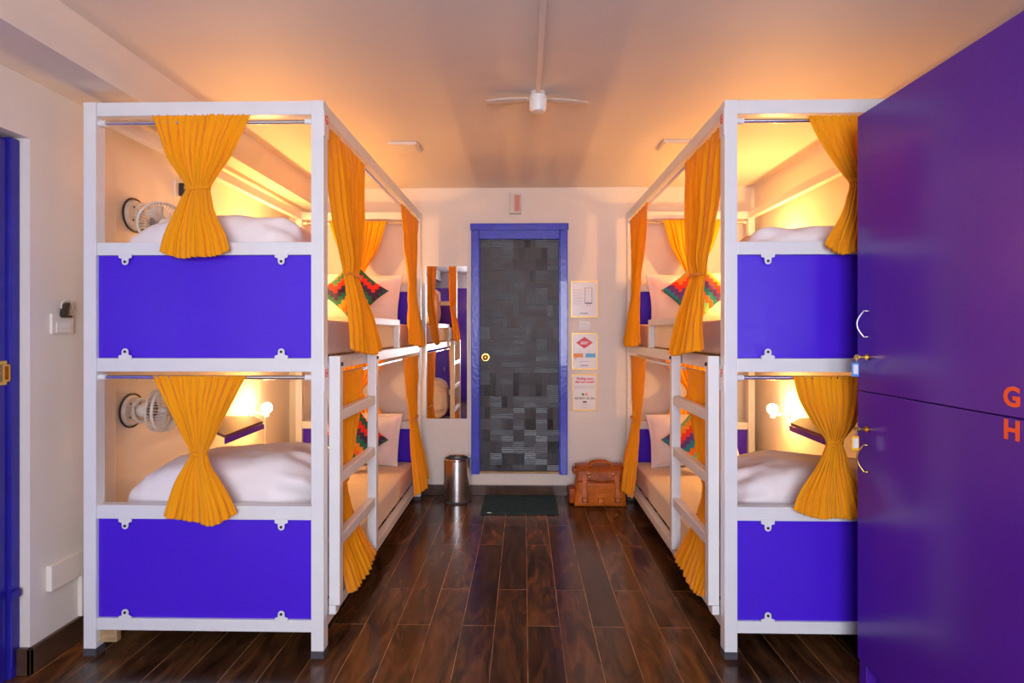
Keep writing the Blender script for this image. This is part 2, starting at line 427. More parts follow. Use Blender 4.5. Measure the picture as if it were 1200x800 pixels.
# --- blue door in the left wall recess
d2 = structroot('door_2', (XL - .05, 1.5, 0), 'blue door at the left edge')
xf = -1.914
bm = B(); box(bm, xf - .06, xf, 1.955, YJ - .001, 0, 2.0, .004); box(bm, xf - .06, xf, 1.03, 1.10, 0, 2.0, .004); box(bm, xf - .06, xf, 1.10, 1.955, 1.93, 2.0, .004)
box(bm, xf - .05, xf + .012, 2.005, YJ - .002, 0, 2.012, .004)
obj('door_frame', bm, M['navy'], d2)
obj('door_panel', box(B(), xf - .05, xf - .015, 1.10, 1.95, .01, 1.93, .003), M['blue'], d2)
bm = B(); box(bm, xf - .15, xf - .07, 1.02, YJ + .05, 0, 2.1)
obj('backing', bm, M['wall'], d2)
zl = ZP(437, xf, 1.98)
bm = B(); box(bm, xf, xf + .006, 1.964, 2.0, zl - .045, zl + .045, .003); box(bm, xf + .006, xf + .02, 1.967, 1.975, zl - .028, zl + .028, .002)
box(bm, xf + .006, xf + .02, 1.989, 1.997, zl - .028, zl + .028, .002)
box(bm, xf + .006, xf + .018, 1.967, 1.997, zl + .024, zl + .032, .002); box(bm, xf + .006, xf + .018, 1.967, 1.997, zl - .032, zl - .024, .002)
obj('latch', bm, M['brass'], d2)
bm = B(); box(bm, xf + .012, xf + .03, 1.99, 2.03, .30, .33, .003); cyl(bm, (xf + .02, 2.0, .05), (xf + .02, 2.0, .31), .005)
obj('floor_bolt', bm, M['navy'], d2)

# ================================================================== BUNK BEDS
XA, XO, Y0, Y1, PW = .790, 1.7535, 2.16, 4.25, .05
LV = {'top': (2.149, 2.203), 'guard': (1.594, 1.645), 'deck': (1.131, 1.185), 'lowguard': (.545, .600), 'base': (.102, .149)}
def clip(parent, s, xc, zc, up, y):
    """small white steel tab with a bolt hole holding a panel; up = +1 tongue points up"""
    pts = []
    w1, w2 = .026, .013
    prof = [(-w1, 0), (-w1, .018), (-w2, .022), (-w2, .034)]
    prof += [(w2 * math.cos(a), .034 + w2 * math.sin(a)) for a in [PI * (1 - k / 8) for k in range(1, 8)]]
    prof += [(w2, .034), (w2, .022), (w1, .018), (w1, 0)]
    bm = B(); prism(bm, [(xc + p, y, zc + up * q) for p, q in prof], (0, -.004, 0))
    c = obj('clip', bm, M['white'], parent)
    obj('bolt', cyl(B(), (xc, y - .003, zc + up * .034), (xc, y - .0065, zc + up * .034), .0055, seg=12), M['dark'], c)
def make_bunk(s, label, letters):
    t = thing('bunk_bed', label, 'bunk bed', (s * (XA + XO) / 2, (Y0 + Y1) / 2, 0), 'bunk beds')
    W = M['white']
    for (xa, xb) in ((XA, XA + PW), (XO - PW, XO)):
        for (ya, yb) in ((Y0, Y0 + PW), (Y1 - PW, Y1)):
            p = obj('post', box(B(), s * xa, s * xb, ya, yb, .028, 2.203, .003), W, t)
            obj('foot_cap', box(B(), s * (xa - .001), s * (xb + .001), ya - .001, yb + .001, 0, .03, .002), M['rubber'], p)
    xi0, xi1 = XA + PW + .0005, XO - PW - .0005
    for yk in (Y0, Y1 - PW):
        for k, (z0, z1) in LV.items():
            obj('cross_rail', box(B(), s * xi0, s * xi1, yk + .004, yk + PW - .004, z0, z1, .003), W, t)
    yi0, yi1 = Y0 + PW + .0005, Y1 - PW - .0005
    for k in ('top', 'deck', 'base'):
        z0, z1 = LV[k]
        for (xa, xb) in ((XA + .004, XA + PW - .004), (XO - PW + .004, XO - .004)):
            obj('side_rail', box(B(), s * xa, s * xb, yi0, yi1, z0, z1, .003), W, t)
    for z in (1.162, .126):
        bm = B()
        n = 9
        for i in range(n):
            y = lerp(yi0 + .04, yi1 - .1, i / (n - 1)); box(bm, s * (XA + PW + .002), s * (XO - PW - .002), y, y + .09, z, z + .02, .002)
        obj('bed_slats', bm, M['woodraw'], t)
    # violet end panels
    for yk, front in ((Y0, 1), (Y1 - .034, 0)):
        for (z0, z1) in ((LV['deck'][1], LV['guard'][0]), (LV['base'][1], LV['lowguard'][0])):
            p = obj('end_panel', box(B(), s * (xi0 + .001), s * (xi1 - .001), yk + .014, yk + .026, z0 + .001, z1 - .001, .001), M['blue'], t, label='violet panel')
            if front:
                for xc in (xi0 + .118, xi1 - .118):
                    clip(p, s, s * xc, z1 + .008, -1, yk + .004 if False else yk + .0035)
                    clip(p, s, s * xc, z0 - .008, 1, yk + .0035)
    # guard on the aisle side of the upper bed
    bm = B()
    box(bm, s * (XA + .008), s * (XA + .042), 2.79, 2.826, 1.186, 1.33, .003); box(bm, s * (XA + .008), s * (XA + .042), 3.504, 3.54, 1.186, 1.33, .003)
    box(bm, s * (XA + .008), s * (XA + .042), 2.79, 3.54, 1.327, 1.365, .004)
    obj('guard_rail', bm, W, t)
    # ladder
    lad = obj('ladder', box(B(), s * .744, s * .7885, 2.215, 2.257, .185, 1.192, .003), W, t)
    obj('stile', box(B(), s * .744, s * .7885, 2.765, 2.807, .195, 1.198, .003), W, lad)
    for z in (.95, .692, .438):
        obj('rung', box(B(), s * .748, s * .785, 2.2575, 2.7645, z - .026, z + .019, .005), W, lad)
    bm = B()
    for y in (2.236, 2.786):
        obj('ladder_bolt', cyl(B(), (s * .7435, y, 1.158), (s * .738, y, 1.158), .008, seg=12), M['dark'], lad)
    for y in (2.215, 2.765): obj('ladder_foot', box(B(), s * .760, s * .7885, y, y + .042, .148, .184, .002), W, lad)
    # curtain rods
    def rod(p0, p1):
        a, b_ = Vector(p0), Vector(p1); d = (b_ - a).normalized()
        r = obj('curtain_rod', cyl(B(), a + d * .012, b_ - d * .012, .0085, seg=16), M['chrome'], t, 'auto')
        for q, e in ((a, d), (b_, -d)):
            obj('end_cap', cyl(B(), q, q + e * .028, .0125, seg=16), M['plastic'], r, 'auto')
        return r
    for z in (2.125, 1.108):
        rod((s * (xi0 + .0005), Y0 + .02, z), (s * (xi1 - .0005), Y0 + .02, z))
        rod((s * (xi0 + .0005), Y1 - .02, z), (s * (xi1 - .0005), Y1 - .02, z))
        rod((s * (XA + .024), yi0 + .0005, z - .004), (s * (XA + .024), yi1 - .0005, z - .004))
    # letter plates on the aisle face of the near post
    for ch, z in zip(letters, (2.125, 1.115)):
        pl = obj('letter_plate', box(B(), s * (XA - .003), s * (XA + .001), Y0 + .001, Y0 + .052, z - .06, z + .045, .001), M['plate'], t)
        text('letter', ch, .046, (s * (XA - .0035), Y0 + .026, z + .008), (0, s * -1.0 if s > 0 else 1, 0), (0, 0, 1), M['redletter'], pl, bold=.0012)
    # bracket behind the near foot
    obj('bracket', box(B(), s * (XO - PW - .07), s * (XO - PW - .001), Y0 + .02, Y0 + .045, .045, .101, .002), M['woodraw'], t)
    return t
make_bunk(-1, 'white steel bunk bed with violet panels against the left wall, marked G and H', 'GH')
RB = make_bunk(1, 'white steel bunk bed with violet panels next to the tall violet locker, marked E', 'EF')
RB.location.y += .03; WP[RB].y += .03

# ------------------------------------------------------------------ bedding
def softbox(cx, cy, cz, hx, hy, hz, ex=.5, ez=.5, seed=0, amp=.012, nu=96, nv=48, shape=None):
    bm = B(); grid = []
    def sp(v, e): return math.copysign(abs(v) ** e, v)
    for j in range(nv + 1):
        ph = -PI / 2 + PI * j / nv; row = []
        for i in range(nu):
            th = 2 * PI * i / nu
            x = sp(math.cos(ph), ez) * sp(math.cos(th), ex); y = sp(math.cos(ph), ez) * sp(math.sin(th), ex); z = sp(math.sin(ph), ez)
            p = Vector((x, y, z))
            if shape: p = shape(p)
            q = Vector((cx + p.x * hx, cy + p.y * hy, cz + p.z * hz))
            n = noise.noise(q * 6 + Vector((seed, 0, 0))) * amp + noise.noise(q * 17 + Vector((0, seed, 0))) * amp * .45
            q += Vector((x, y, z)).normalized() * n if z > -.9 else Vector()
            row.append(bm.verts.new(q))
        grid.append(row)
    for j in range(nv):
        for i in range(nu):
            bm.faces.new((grid[j][i], grid[j][(i + 1) % nu], grid[j + 1][(i + 1) % nu], grid[j + 1][i]))
    bmesh.ops.remove_doubles(bm, verts=bm.verts[:], dist=.0002)
    return bm
def mattress(s, z, label):
    bm = softbox(s * (XA + XO) / 2, (Y0 + Y1) / 2 + (.03 if s > 0 else 0), z + .078, (XO - XA) / 2 - .043, (Y1 - Y0) / 2 - .055, .0775, .08, .13, z * 10 + s, .003, 160, 40)
    o = obj('mattress', bm, M['sheet'], None, True); tag(o, label, 'mattress', 'mattresses on the bunks')
mattress(-1, 1.187, 'cream mattress of the upper bed in the left bunk')
mattress(-1, .151, 'cream mattress of the lower bed in the left bunk')
mattress(1, 1.187, 'cream mattress of the upper bed in the right bunk')
mattress(1, .151, 'cream mattress of the lower bed in the right bunk')
def duvet(x0, x1, z0, z1, slope, label, seed):
    """folded duvet; slope 0..1 how much the wall end sinks"""
    s = -1 if x0 < 0 else 1
    def sh(p):
        e = p.x * s            # +1 wall end, -1 aisle end
        if p.z > -.5:
            k = max(0, e - .25) / .75
            p.z -= slope * k * k * (p.z + .5)
        g = max(0, -e - .55) / .45       # gathers at the aisle end
        a = math.atan2(p.z, p.y)
        f = 1 + g * .09 * math.sin(a * 9 + seed) + g * .05 * math.sin(a * 17 + seed * 2)
        p.y *= f; p.z = p.z * f if p.z > -.3 else p.z
        p.z += .05 * math.sin(e * 5 + seed) * (1 if p.z > 0 else 0)
        return p
    bm = softbox((x0 + x1) / 2, 2.475 + (.03 if s > 0 else 0), (z0 + z1) / 2, abs(x1 - x0) / 2, .24, (z1 - z0) / 2, .4, .42, seed, .014, 140, 70, sh)
    o = obj('duvet', bm, M['duvet'], None, True); tag(o, label, 'duvet', 'folded duvets at the foot of the beds')
duvet(-1.70, -.95, 1.34, 1.785, .15, 'folded white duvet on the upper left bed below the ring of a wall fan', 1.3)
duvet(-1.69, -.86, .305, .755, .4, 'folded white duvet on the lower left bed behind the near curtain', 4.1)
duvet(.95, 1.70, 1.34, 1.74, .1, 'folded white duvet on the upper right bed beside the locker', 7.7)
duvet(.86, 1.70, .305, .715, .1, 'folded white duvet on the lower right bed with gathered end', 9.2)

def pillow_bm(wd, ht, th, flange, puff=.5, n=44, seed=0, pin=.05):
    """in local x (width), z (height), y thickness"""
    bm = B(); sides = []
    for sg in (-1, 1):
        g = []
        for j in range(n + 1):
            row = []
            for i in range(n + 1):
                u = -1 + 2 * i / n; v = -1 + 2 * j / n
                fl = flange
                uu = min(1, abs(u) / (1 - fl)); vv = min(1, abs(v) / (1 - fl))
                t = (max(0, 1 - uu ** 2.4) * max(0, 1 - vv ** 2.4)) ** puff
                k = 1 - pin * (1 - v * v) * abs(u) ** 3 ; k2 = 1 - pin * (1 - u * u) * abs(v) ** 3
                x = u * wd / 2 * k; z = v * ht / 2 * k2
                y = sg * (th / 2 * t + .003) + noise.noise(Vector((u * 2.5 + seed, v * 2.5, sg))) * .012 * t + (.006 * math.sin(u * 9 + v * 4 + seed) * (1 - t) if flange > .02 else 0)
                row.append(bm.verts.new((x, y, z)))
            g.append(row)
        for j in range(n):
            for i in range(n): bm.faces.new((g[j][i], g[j][i + 1], g[j + 1][i + 1], g[j + 1][i]))
        sides.append(g)
    a, b_ = sides
    for i in range(n):
        for (p, q) in (((0, i), (0, i + 1)), ((n, i), (n, i + 1)), ((i, 0), (i + 1, 0)), ((i, n), (i + 1, n))):
            bm.faces.new((a[p[0]][p[1]], a[q[0]][q[1]], b_[q[0]][q[1]], b_[p[0]][p[1]]))
    return bm
def place(name, bm, m, loc, rot, label, cat, group):
    me = bpy.data.meshes.new(name)
    bmesh.ops.recalc_face_normals(bm, faces=bm.faces[:])
    for f in bm.faces: f.smooth = True
    bm.to_mesh(me); bm.free(); me.materials.append(m)
    o = bpy.data.objects.new(name, me); COL.objects.link(o); o.location = loc; o.rotation_euler = rot
    return tag(o, label, cat, group)
R = math.radians
for s, z, lab in ((-1, 1.347, 'white pillow leaning at the head of the upper left bed'), (-1, .311, 'white pillow leaning at the head of the lower left bed'),
                  (1, 1.347, 'white pillow leaning at the head of the upper right bed'), (1, .311, 'white pillow leaning at the head of the lower right bed')):
    place('pillow', pillow_bm(.66, .385, .15, .07, .5, seed=s * z), M['duvet'], (s * 1.24, 4.075, z + .190), (R(-17), R(-2 * s), R(2 * s)), lab, 'pillow', 'white pillows')
for s, z, mm, rz, lab in ((-1, 1.35, 'zigwarm', 42, 'zigzag cushion in orange, teal and red on the upper left bed'),
                          (-1, .314, 'zigwarm', 48, 'zigzag cushion in orange, teal and red on the lower left bed'),
                          (1, 1.35, 'zigcool', -42, 'multicoloured zigzag cushion on the upper right bed'),
                          (1, .314, 'zigcool', -46, 'multicoloured zigzag cushion on the lower right bed')):
    place('cushion', pillow_bm(.345, .345, .17, .0, .5, seed=s + z, pin=.13), M[mm], (s * 1.20, 3.86, z + .220), (R(-14), R(rz), R(s * -3)), lab, 'cushion', 'zigzag cushions')

# ------------------------------------------------------------------ curtains
def curtain(label, P, along, nrm, keys, folds=8, seed=0.0, tie=None, group='marigold curtains', hem=.010, band=.02):
    """P: origin (rod point, z ignored); along: unit dir of the rod; nrm: unit dir out of the bed
    keys: (z, left, right, amp, out) from top to bottom"""
    rnd = random.Random(seed)
    folds = int(folds * 1.5)
    nu, nv = folds * 18, 90
    P, along, nrm = Vector(P), Vector(along), Vector(nrm)
    ph = [rnd.uniform(-.9, .9) for _ in range(folds + 3)]
    am = [rnd.uniform(.35, 1.25) for _ in range(folds + 3)]
    zt, zb = keys[0][0], keys[-1][0]
    ks = [(zt - k[0],) + tuple(k[1:]) for k in keys]
    dtie = (zt - tie) if tie is not None else None
    bm = B(); grid = []
    for j in range(nv + 1):
        d = (zt - zb) * j / nv
        l, r, amp, out = interp(ks, d)
        pinch = math.exp(-((d - dtie) / .035) ** 2) if dtie is not None else 0
        row = []
        for i in range(nu + 1):
            u = i / nu
            f = u * folds; k = int(min(f, folds - 1e-6)); fr = f - k
            sm_ = fr * fr * (3 - 2 * fr)
            a = lerp(am[k], am[k + 1], sm_); p = lerp(ph[k], ph[k + 1], sm_)
            w_ = 2 * PI * f + p * 2.0 + .35 * math.sin(d * 2.0 + seed)
            env = min(1, min(u, 1 - u) * folds * 1.2 + .15)
            top = min(1, .35 + d / .25)
            A_ = amp * a * env * top * (.85 - .25 * j / nv)
            disp = A_ * (math.sin(w_) + .25 * math.sin(2 * w_ + 1 + p))
            disp += amp * .55 * noise.noise(Vector((u * 3.2 + seed * 3, d * 1.3, seed))) * top * (1.6 + 1.2 * j / nv)
            hd = math.exp(-d / .035)
            disp += hd * .0035 * math.sin(f * 2 * PI * 1.9 + seed + p * 3)
            side = A_ * .42 * math.sin(2 * w_ + .6)
            cr = noise.noise(Vector((u * 7 + seed, d * 9, seed))) * .005
            bulge = amp * .9 * (1 - (2 * u - 1) ** 2) * (1 if d > .1 else d / .1)
            q = P + along * (lerp(l, r, u) + side) + nrm * (out + .012 * math.exp(-d / .15) + disp + cr + bulge - pinch * .004)
            t = j / nv
            z = zt - d
            if t > .65:
                e = (t - .65) / .35
                z += e * hem * (.15 * math.sin(w_ + .9) + 2.4 * noise.noise(Vector((u * 2.3, seed, 3)))) + e * .03 * abs(2 * u - 1) ** 2.5
            q.z = z
            row.append(bm.verts.new(q))
        grid.append(row)
    for j in range(nv):
        for i in range(nu): bm.faces.new((grid[j][i], grid[j][i + 1], grid[j + 1][i + 1], grid[j + 1][i]))
    o = obj('curtain', bm, M['curtain'], None, True)
    sm = o.modifiers.new('thickness', 'SOLIDIFY'); sm.thickness = .0016; sm.offset = 0
    tag(o, label, 'curtain', group)
    if tie is not None:
        l, r, amp, out = interp(ks, dtie)
        c = (l + r) / 2; hw = (r - l) / 2 - .001; dp = amp * .75 + .003
        bm = B(); pts = []
        for k in range(28):
            a = 2 * PI * k / 28
            q = P + along * (c + hw * math.cos(a)) + nrm * (out + amp * .5 + dp * math.sin(a)); q.z = tie + .003 * math.sin(a * 2 + seed)
            pts.append(q)
        for dz in (-.003, .003): tube(bm, [p + Vector((0, 0, dz)) for p in pts], .0036, 6, True)
        obj('tie_band', bm, M['curtain'], o, True)
    return o

def front(pxs, label, seed, tie_py=None, folds=8, yp=2.18):
    if pxs[0][1] > 600: yp += .03
    """pxs: (py, pxl, pxr, amp, out)"""
    keys = []
    for py, a, b_, amp, out in pxs:
        y = yp - out; keys.append((ZP(py, XP((a + b_) / 2, y), y), XP(a, y), XP(b_, y), amp, out))
    tz = None
    if tie_py: tz = ZP(tie_py, XP((pxs[0][1] + pxs[0][2]) / 2, yp), yp)
    return curtain(label, (0, yp, 0), (1, 0, 0), (0, -1, 0), keys, folds, seed, tz)
front([(135.5, 180, 296, .012, .0), (160, 188, 283, .015, .0), (185, 197, 270, .016, .0), (207, 211, 254, .015, .0), (220, 217.5, 246, .013, .0),
       (232, 213, 248, .014, .015), (255, 203, 254, .016, .04), (282, 192, 265, .018, .05), (303, 187, 270, .018, .05)],
      'marigold curtain tied in the middle over the upper near end of the left bunk', 1.0, 221, 8)
front([(440, 181, 290, .012, .0), (465, 193, 276, .015, .0), (490, 205, 263, .016, .0), (512, 216, 252, .015, .0), (530, 224, 243, .012, .0),
       (543, 219, 246, .014, .015), (562, 209, 256, .016, .04), (588, 200, 269, .018, .05), (612, 194, 277, .018, .05)],
      'marigold curtain tied in the middle over the lower near end of the left bunk', 2.0, 531, 8)
front([(136.5, 944, 1062, .012, .0), (171, 963, 1048, .015, .0), (200, 983, 1034, .016, .0), (214, 995, 1024, .013, .0),
       (230, 992, 1024, .014, .015), (255, 984, 1028, .016, .04), (290, 967, 1034, .018, .05), (297, 966, 1036, .018, .05)],
      'marigold curtain tied over the upper near end of the right bunk beside the locker', 3.0, 213, 8)
front([(440.5, 928, 1022, .012, .0), (470, 937, 1015, .015, .0), (497, 953, 1002, .016, .0), (518, 968, 987, .012, .0),
       (530, 964, 990, .014, .015), (548, 955, 996, .016, .04), (580, 937, 1012, .018, .05), (606, 929, 1022, .018, .05)],
      'marigold curtain tied in the middle over the lower near end of the right bunk', 4.0, 518, 8)
# aisle side: 'along' is +Y, normal is towards the aisle
XC = XA + .024
def aisle(s, keys, label, seed, tie, folds=6):
    return curtain(label, (s * XC, 0, 0), (0, 1, 0), (-s, 0, 0), keys, folds, seed, tie)
for s, side in ((-1, 'left'), (1, 'right')):
    aisle(s, [(2.128, 2.225, 2.77, .012, 0), (1.95, 2.24, 2.775, .016, .004), (1.75, 2.31, 2.75, .018, .008), (1.62, 2.40, 2.70, .018, .012), (1.55, 2.44, 2.665, .014, .014),
              (1.47, 2.43, 2.69, .018, .026), (1.35, 2.39, 2.78, .022, .045), (1.185, 2.345, 2.87, .024, .062)],
          f'long marigold curtain on the aisle side of the upper {side} bed, near end', 11 + s, 1.55, 6)
    aisle(s, [(2.128, 3.60, 4.19, .012, 0), (1.85, 3.68, 4.18, .016, .004), (1.68, 3.78, 4.15, .016, .008), (1.55, 3.80, 4.13, .016, .012),
              (1.40, 3.74, 4.16, .018, .03), (1.185, 3.66, 4.19, .02, .055)],
          f'marigold curtain on the aisle side of the upper {side} bed, by the back wall', 21 + s, None, 5)
    aisle(s, [(1.11, 2.26, 2.74, .012, 0), (.95, 2.27, 2.72, .014, .0), (.75, 2.29, 2.62, .015, .0), (.62, 2.31, 2.52, .014, .0),
              (.50, 2.29, 2.54, .014, .01), (.35, 2.29, 2.62, .014, .03), (.165, 2.30, 2.72, .013, .075)],
          f'long marigold curtain behind the ladder of the lower {side} bed, hanging to the floor', 31 + s, .62, 6)
    aisle(s, [(1.11, 3.66, 4.19, .012, 0), (.95, 3.72, 4.18, .015, .002), (.66, 3.85, 4.13, .014, .01), (.50, 3.80, 4.15, .016, .03),
              (.32, 3.72, 4.19, .02, .06), (.16, 3.66, 4.21, .022, .085)],
          f'marigold curtain on the aisle side of the lower {side} bed, by the back wall', 41 + s, .66, 5)
    # on the rods at the head end
    yp = 4.185
    def headc(zt, tz, zb, wb, label, seed):
        cx = s * 1.265
        curtain(label, (cx, yp, 0), (1, 0, 0), (0, -1, 0), [(zt, -.22, .22, .010, 0), (lerp(zt, tz, .5), -.15, .15, .011, .0), (tz, -.035, .035, .010, .002),
                (lerp(tz, zb, .5), -wb * .7, wb * .7, .010, .012), (zb, -wb, wb, .010, .018)], 7, seed, tz)
    headc(2.128, 1.70, 1.50, .09, f'marigold curtain tied at the head end of the upper {side} bed', 51 + s)
    headc(1.11, .83, .62, .20, f'marigold curtain tied at the head end of the lower {side} bed', 61 + s)

# ------------------------------------------------------------------ reading lamps (they light the room)
def reading_lamp(s, z, power, label):
    xw = XL if s < 0 else XR
    x = xw - s * .115; y = 3.72 if s < 0 else 3.78
    t = thing('reading_lamp', label, 'lamp', (xw, y, z), 'reading lamps on the walls')
    obj('wall_plate', cyl(B(), (xw, y, z - .03), (xw - s * .012, y, z - .03), .03), M['plastic'], t, 'auto')
    obj('arm', tube(B(), [(xw - s * .012, y, z - .03), (xw - s * .03, y, z - .03), (x, y, z - .042)], .006), M['plastic'], t, True)
    obj('socket', cyl(B(), (x, y, z - .055), (x, y, z - .028), .016), M['plastic'], t, 'auto')
    b_ = obj('bulb', ball(B(), (x, y, z + .003), .036), M['bulb'], t, True)
    l = bpy.data.lights.new('reading_light', 'POINT'); l.energy = power; l.color = LAMP_COL; l.shadow_soft_size = .022
    lo = bpy.data.objects.new('reading_light', l); COL.objects.link(lo); lo.location = (x - s * .012, y - .052, z + .003)
reading_lamp(-1, .768, LAMP_LOW, 'glowing bulb lamp on the wall over the lower left bed')
reading_lamp(1, .762, LAMP_LOW, 'glowing bulb lamp on the wall over the lower right bed')
reading_lamp(-1, 1.775, LAMP_UP, 'glowing bulb lamp on the wall over the upper left bed')
reading_lamp(1, 1.775, LAMP_UP, 'glowing bulb lamp on the wall over the upper right bed')

# ------------------------------------------------------------------ wall shelves
for s, side in ((-1, 'left'), (1, 'right')):
    xw = XL if s < 0 else XR
    z = .755
    bm = B(); prism(bm, [(xw, 3.10, z), (s * 1.50, 2.74, z), (s * 1.52, 3.18, z), (s * 1.66, 3.36, z), (xw, 3.36, z)], (0, 0, .016))
    o = obj('wall_shelf', bm, M['shelf']); tag(o, f'plum coloured shelf on the wall beside the lower {side} bed', 'shelf', 'wall shelves')
    bm = B(); prism(bm, [(s * 1.506, 2.745, z - .03), (s * 1.500, 2.745, z - .03), (s * 1.512, 3.18, z - .03), (s * 1.518, 3.18, z - .03)], (0, 0, .03))
    obj('front_lip', bm, M['blue'], o, label='violet front edge')

# ------------------------------------------------------------------ wall fans on the left wall
def wall_fan(z, y, yaw, pitch, label, ext=0.0):
    t = thing('wall_fan', label, 'fan', (XL, y, z), 'small wall fans')
    P_ = M['fanplastic']
    b_ = obj('wall_base', cyl(B(), (XL, y, z), (XL + .022, y, z), .076, .066, 40), P_, t, 'auto')
    bm = B()
    for a in (40, 130, 220, 310): cyl(bm, (XL + .0215, y + .045 * math.cos(R(a)), z + .045 * math.sin(R(a))), (XL + .0235, y + .045 * math.cos(R(a)), z + .045 * math.sin(R(a))), .005, seg=10)
    obj('screws', bm, M['dark'], b_)
    obj('back_ring', tube(B(), [(XL + .006, y + .079 * math.cos(a), z + .079 * math.sin(a)) for a in [2 * PI * k / 32 for k in range(32)]], .004, 6, True), M['black'], b_, True)
    # clamp ring
    obj('bracket', tube(B(), [(XL + .055 + .012 * math.cos(a), y + .045 * math.cos(a), z + .052 * math.sin(a)) for a in [2 * PI * k / 28 for k in range(28)]], .009, 8, True), P_, t, True)
    mt = Matrix.Translation((XL + .055 + ext, y, z - ext * .7)) @ Matrix.Rotation(yaw, 4, 'Z') @ Matrix.Rotation(pitch, 4, 'Y')
    def tr(bm): bmesh.ops.transform(bm, matrix=mt, verts=bm.verts[:]); return bm
    bm = B(); cyl(bm, (0, 0, 0), (.045, 0, 0), .036, .036, 24); cyl(bm, (-.03 - ext, 0, 0), (0, 0, 0), .022, .03, 20)
    obj('motor_housing', tr(bm), P_, t, 'auto')
    bm = B(); cyl(bm, (.044, 0, 0), (.051, 0, 0), .042, .042, 24); obj('gasket', tr(bm), M['black'], t, 'auto')
    bm = B(); Rr = .098
    for k in range(44):
        a = 2 * PI * k / 44; c, n_ = math.cos(a), math.sin(a)
        tube(bm, [(.052, .04 * c, .04 * n_), (.056, .085 * c, .085 * n_), (.07, Rr * c, Rr * n_), (.125, Rr * c, Rr * n_), (.142, .085 * c, .085 * n_), (.147, .028 * c, .028 * n_)], .0016, 4)
    cg = obj('cage', tr(bm), P_, t, True)
    bm = B(); tube(bm, [(.095, Rr * math.cos(a), Rr * math.sin(a)) for a in [2 * PI * k / 48 for k in range(48)]], .007, 8, True)
    tube(bm, [(.066, Rr * .98 * math.cos(a), Rr * .98 * math.sin(a)) for a in [2 * PI * k / 48 for k in range(48)]], .004, 6, True)
    cyl(bm, (.142, 0, 0), (.150, 0, 0), .03, .028, 24)
    obj('cage_ring', tr(bm), P_, cg, True)
    bm = B()
    for k in range(3):
        a0 = 2 * PI * k / 3; g = []
        for i in range(7):
            rr = .015 + .068 * i / 6; row = []
            for j in range(7):
                f = (j / 6 - .5); aa = a0 + f * (1.3 - .2 * i / 6)
                row.append(bm.verts.new((.098 + f * .03, rr * math.cos(aa), rr * math.sin(aa))))
            g.append(row)
        for i in range(6):
            for j in range(6): bm.faces.new((g[i][j], g[i][j + 1], g[i + 1][j + 1], g[i + 1][j]))
    bl = obj('blades', tr(bm), P_, t, True)
    sm = bl.modifiers.new('t', 'SOLIDIFY'); sm.thickness = .002
    bm = B(); cyl(bm, (.085, 0, 0), (.118, 0, 0), .018, .014, 20); obj('hub', tr(bm), P_, t, 'auto')
    return t
wall_fan(.917, 2.578, R(6), 0, 'cream wall fan with caged head over the lower left bed')
wall_fan(1.845, 2.60, R(-42), R(10), 'cream wall fan showing its ring behind the upper left duvet', .055)

# black adapter plugged in on the wall over the upper left bed
ya, za = 2.95, 2.055
t = thing('power_adapter', 'black power adapter plugged into the wall over the upper left bed', 'adapter', (XL, ya, za))
obj('body', box(B(), XL + .008, XL + .04, ya - .022, ya + .022, za - .035, za + .035, .006), M['black'], t)
obj('socket_plate', box(B(), XL, XL + .008, ya - .05, ya + .05, za - .05, za + .05, .003), M['wall'], t)
obj('cable', tube(B(), [(XL + .03, ya, za - .04), (XL + .03, ya - .01, za - .12), (XL + .012, ya - .01, za - .3), (XL + .01, ya, za - .62)], .0035, 6), M['black'], t, True)
obj('plug_loop', tube(B(), [(XL + .05, ya + .0, za + .02), (XL + .075, ya + .03, za + .045), (XL + .08, ya + .07, za + .02), (XL + .055, ya + .085, za - .01), (XL + .03, ya + .05, za - .03)], .004, 6), M['black'], t, True)

# thin cable running down the left wall corner by the lamp
o = obj('lamp_cable', tube(B(), [(XL + .004, 3.93, .69), (XL + .004, 3.93, .3), (XL + .004, 3.93, .17)], .003, 6), M['fanplastic'], None, True)
tag(o, 'thin cable running down the wall below the lower left lamp', 'cable')

# ------------------------------------------------------------------ left wall fittings
zp = ZP(379, XL, 2.18)
t = thing('switch_plate', 'pale switch plate with a dark plug on the wall beside the blue door', 'switch', (XL, 2.184, zp))
obj('plate', box(B(), XL, XL + .010, 2.131, 2.237, zp - .042, zp + .038, .003), M['wall'], t)
bm = B(); box(bm, XL + .010, XL + .013, 2.15, 2.218, zp - .02, zp + .004, .001); box(bm, XL + .010, XL + .013, 2.15, 2.218, zp - .034, zp - .024, .001)
obj('rocker', bm, M['plastic'], t)
bm = B(); prism(bm, [(XL + .010, 2.165, zp + .03), (XL + .010, 2.185, zp + .03), (XL + .010, 2.195, zp + .085), (XL + .010, 2.172, zp + .075)], (.02, 0, 0)); box(bm, XL + .01, XL + .022, 2.17, 2.215, zp + .024, zp + .034, .001)
obj('plug', bm, M['black'], t)
obj('cord_loop', tube(B(), [(XL + .014, 2.185 + .028 * math.cos(a) + .012, zp + .068 + .026 * math.sin(a)) for a in [PI * 1.1 - 1.45 * PI * k / 16 for k in range(17)]], .004, 6), M['fanplastic'], t, True)

t = thing('cable_trunking', 'painted cable trunking low on the left wall beside the bunk', 'trunking', (XL, 2.3, .1))
obj('cover', box(B(), XL, XL + .022, 2.115, 2.50, .275, .375, .003), M['wall'], t)
obj('riser', box(B(), XL, XL + .018, 2.268, 2.315, .101, .274, .002), M['wall'], t)

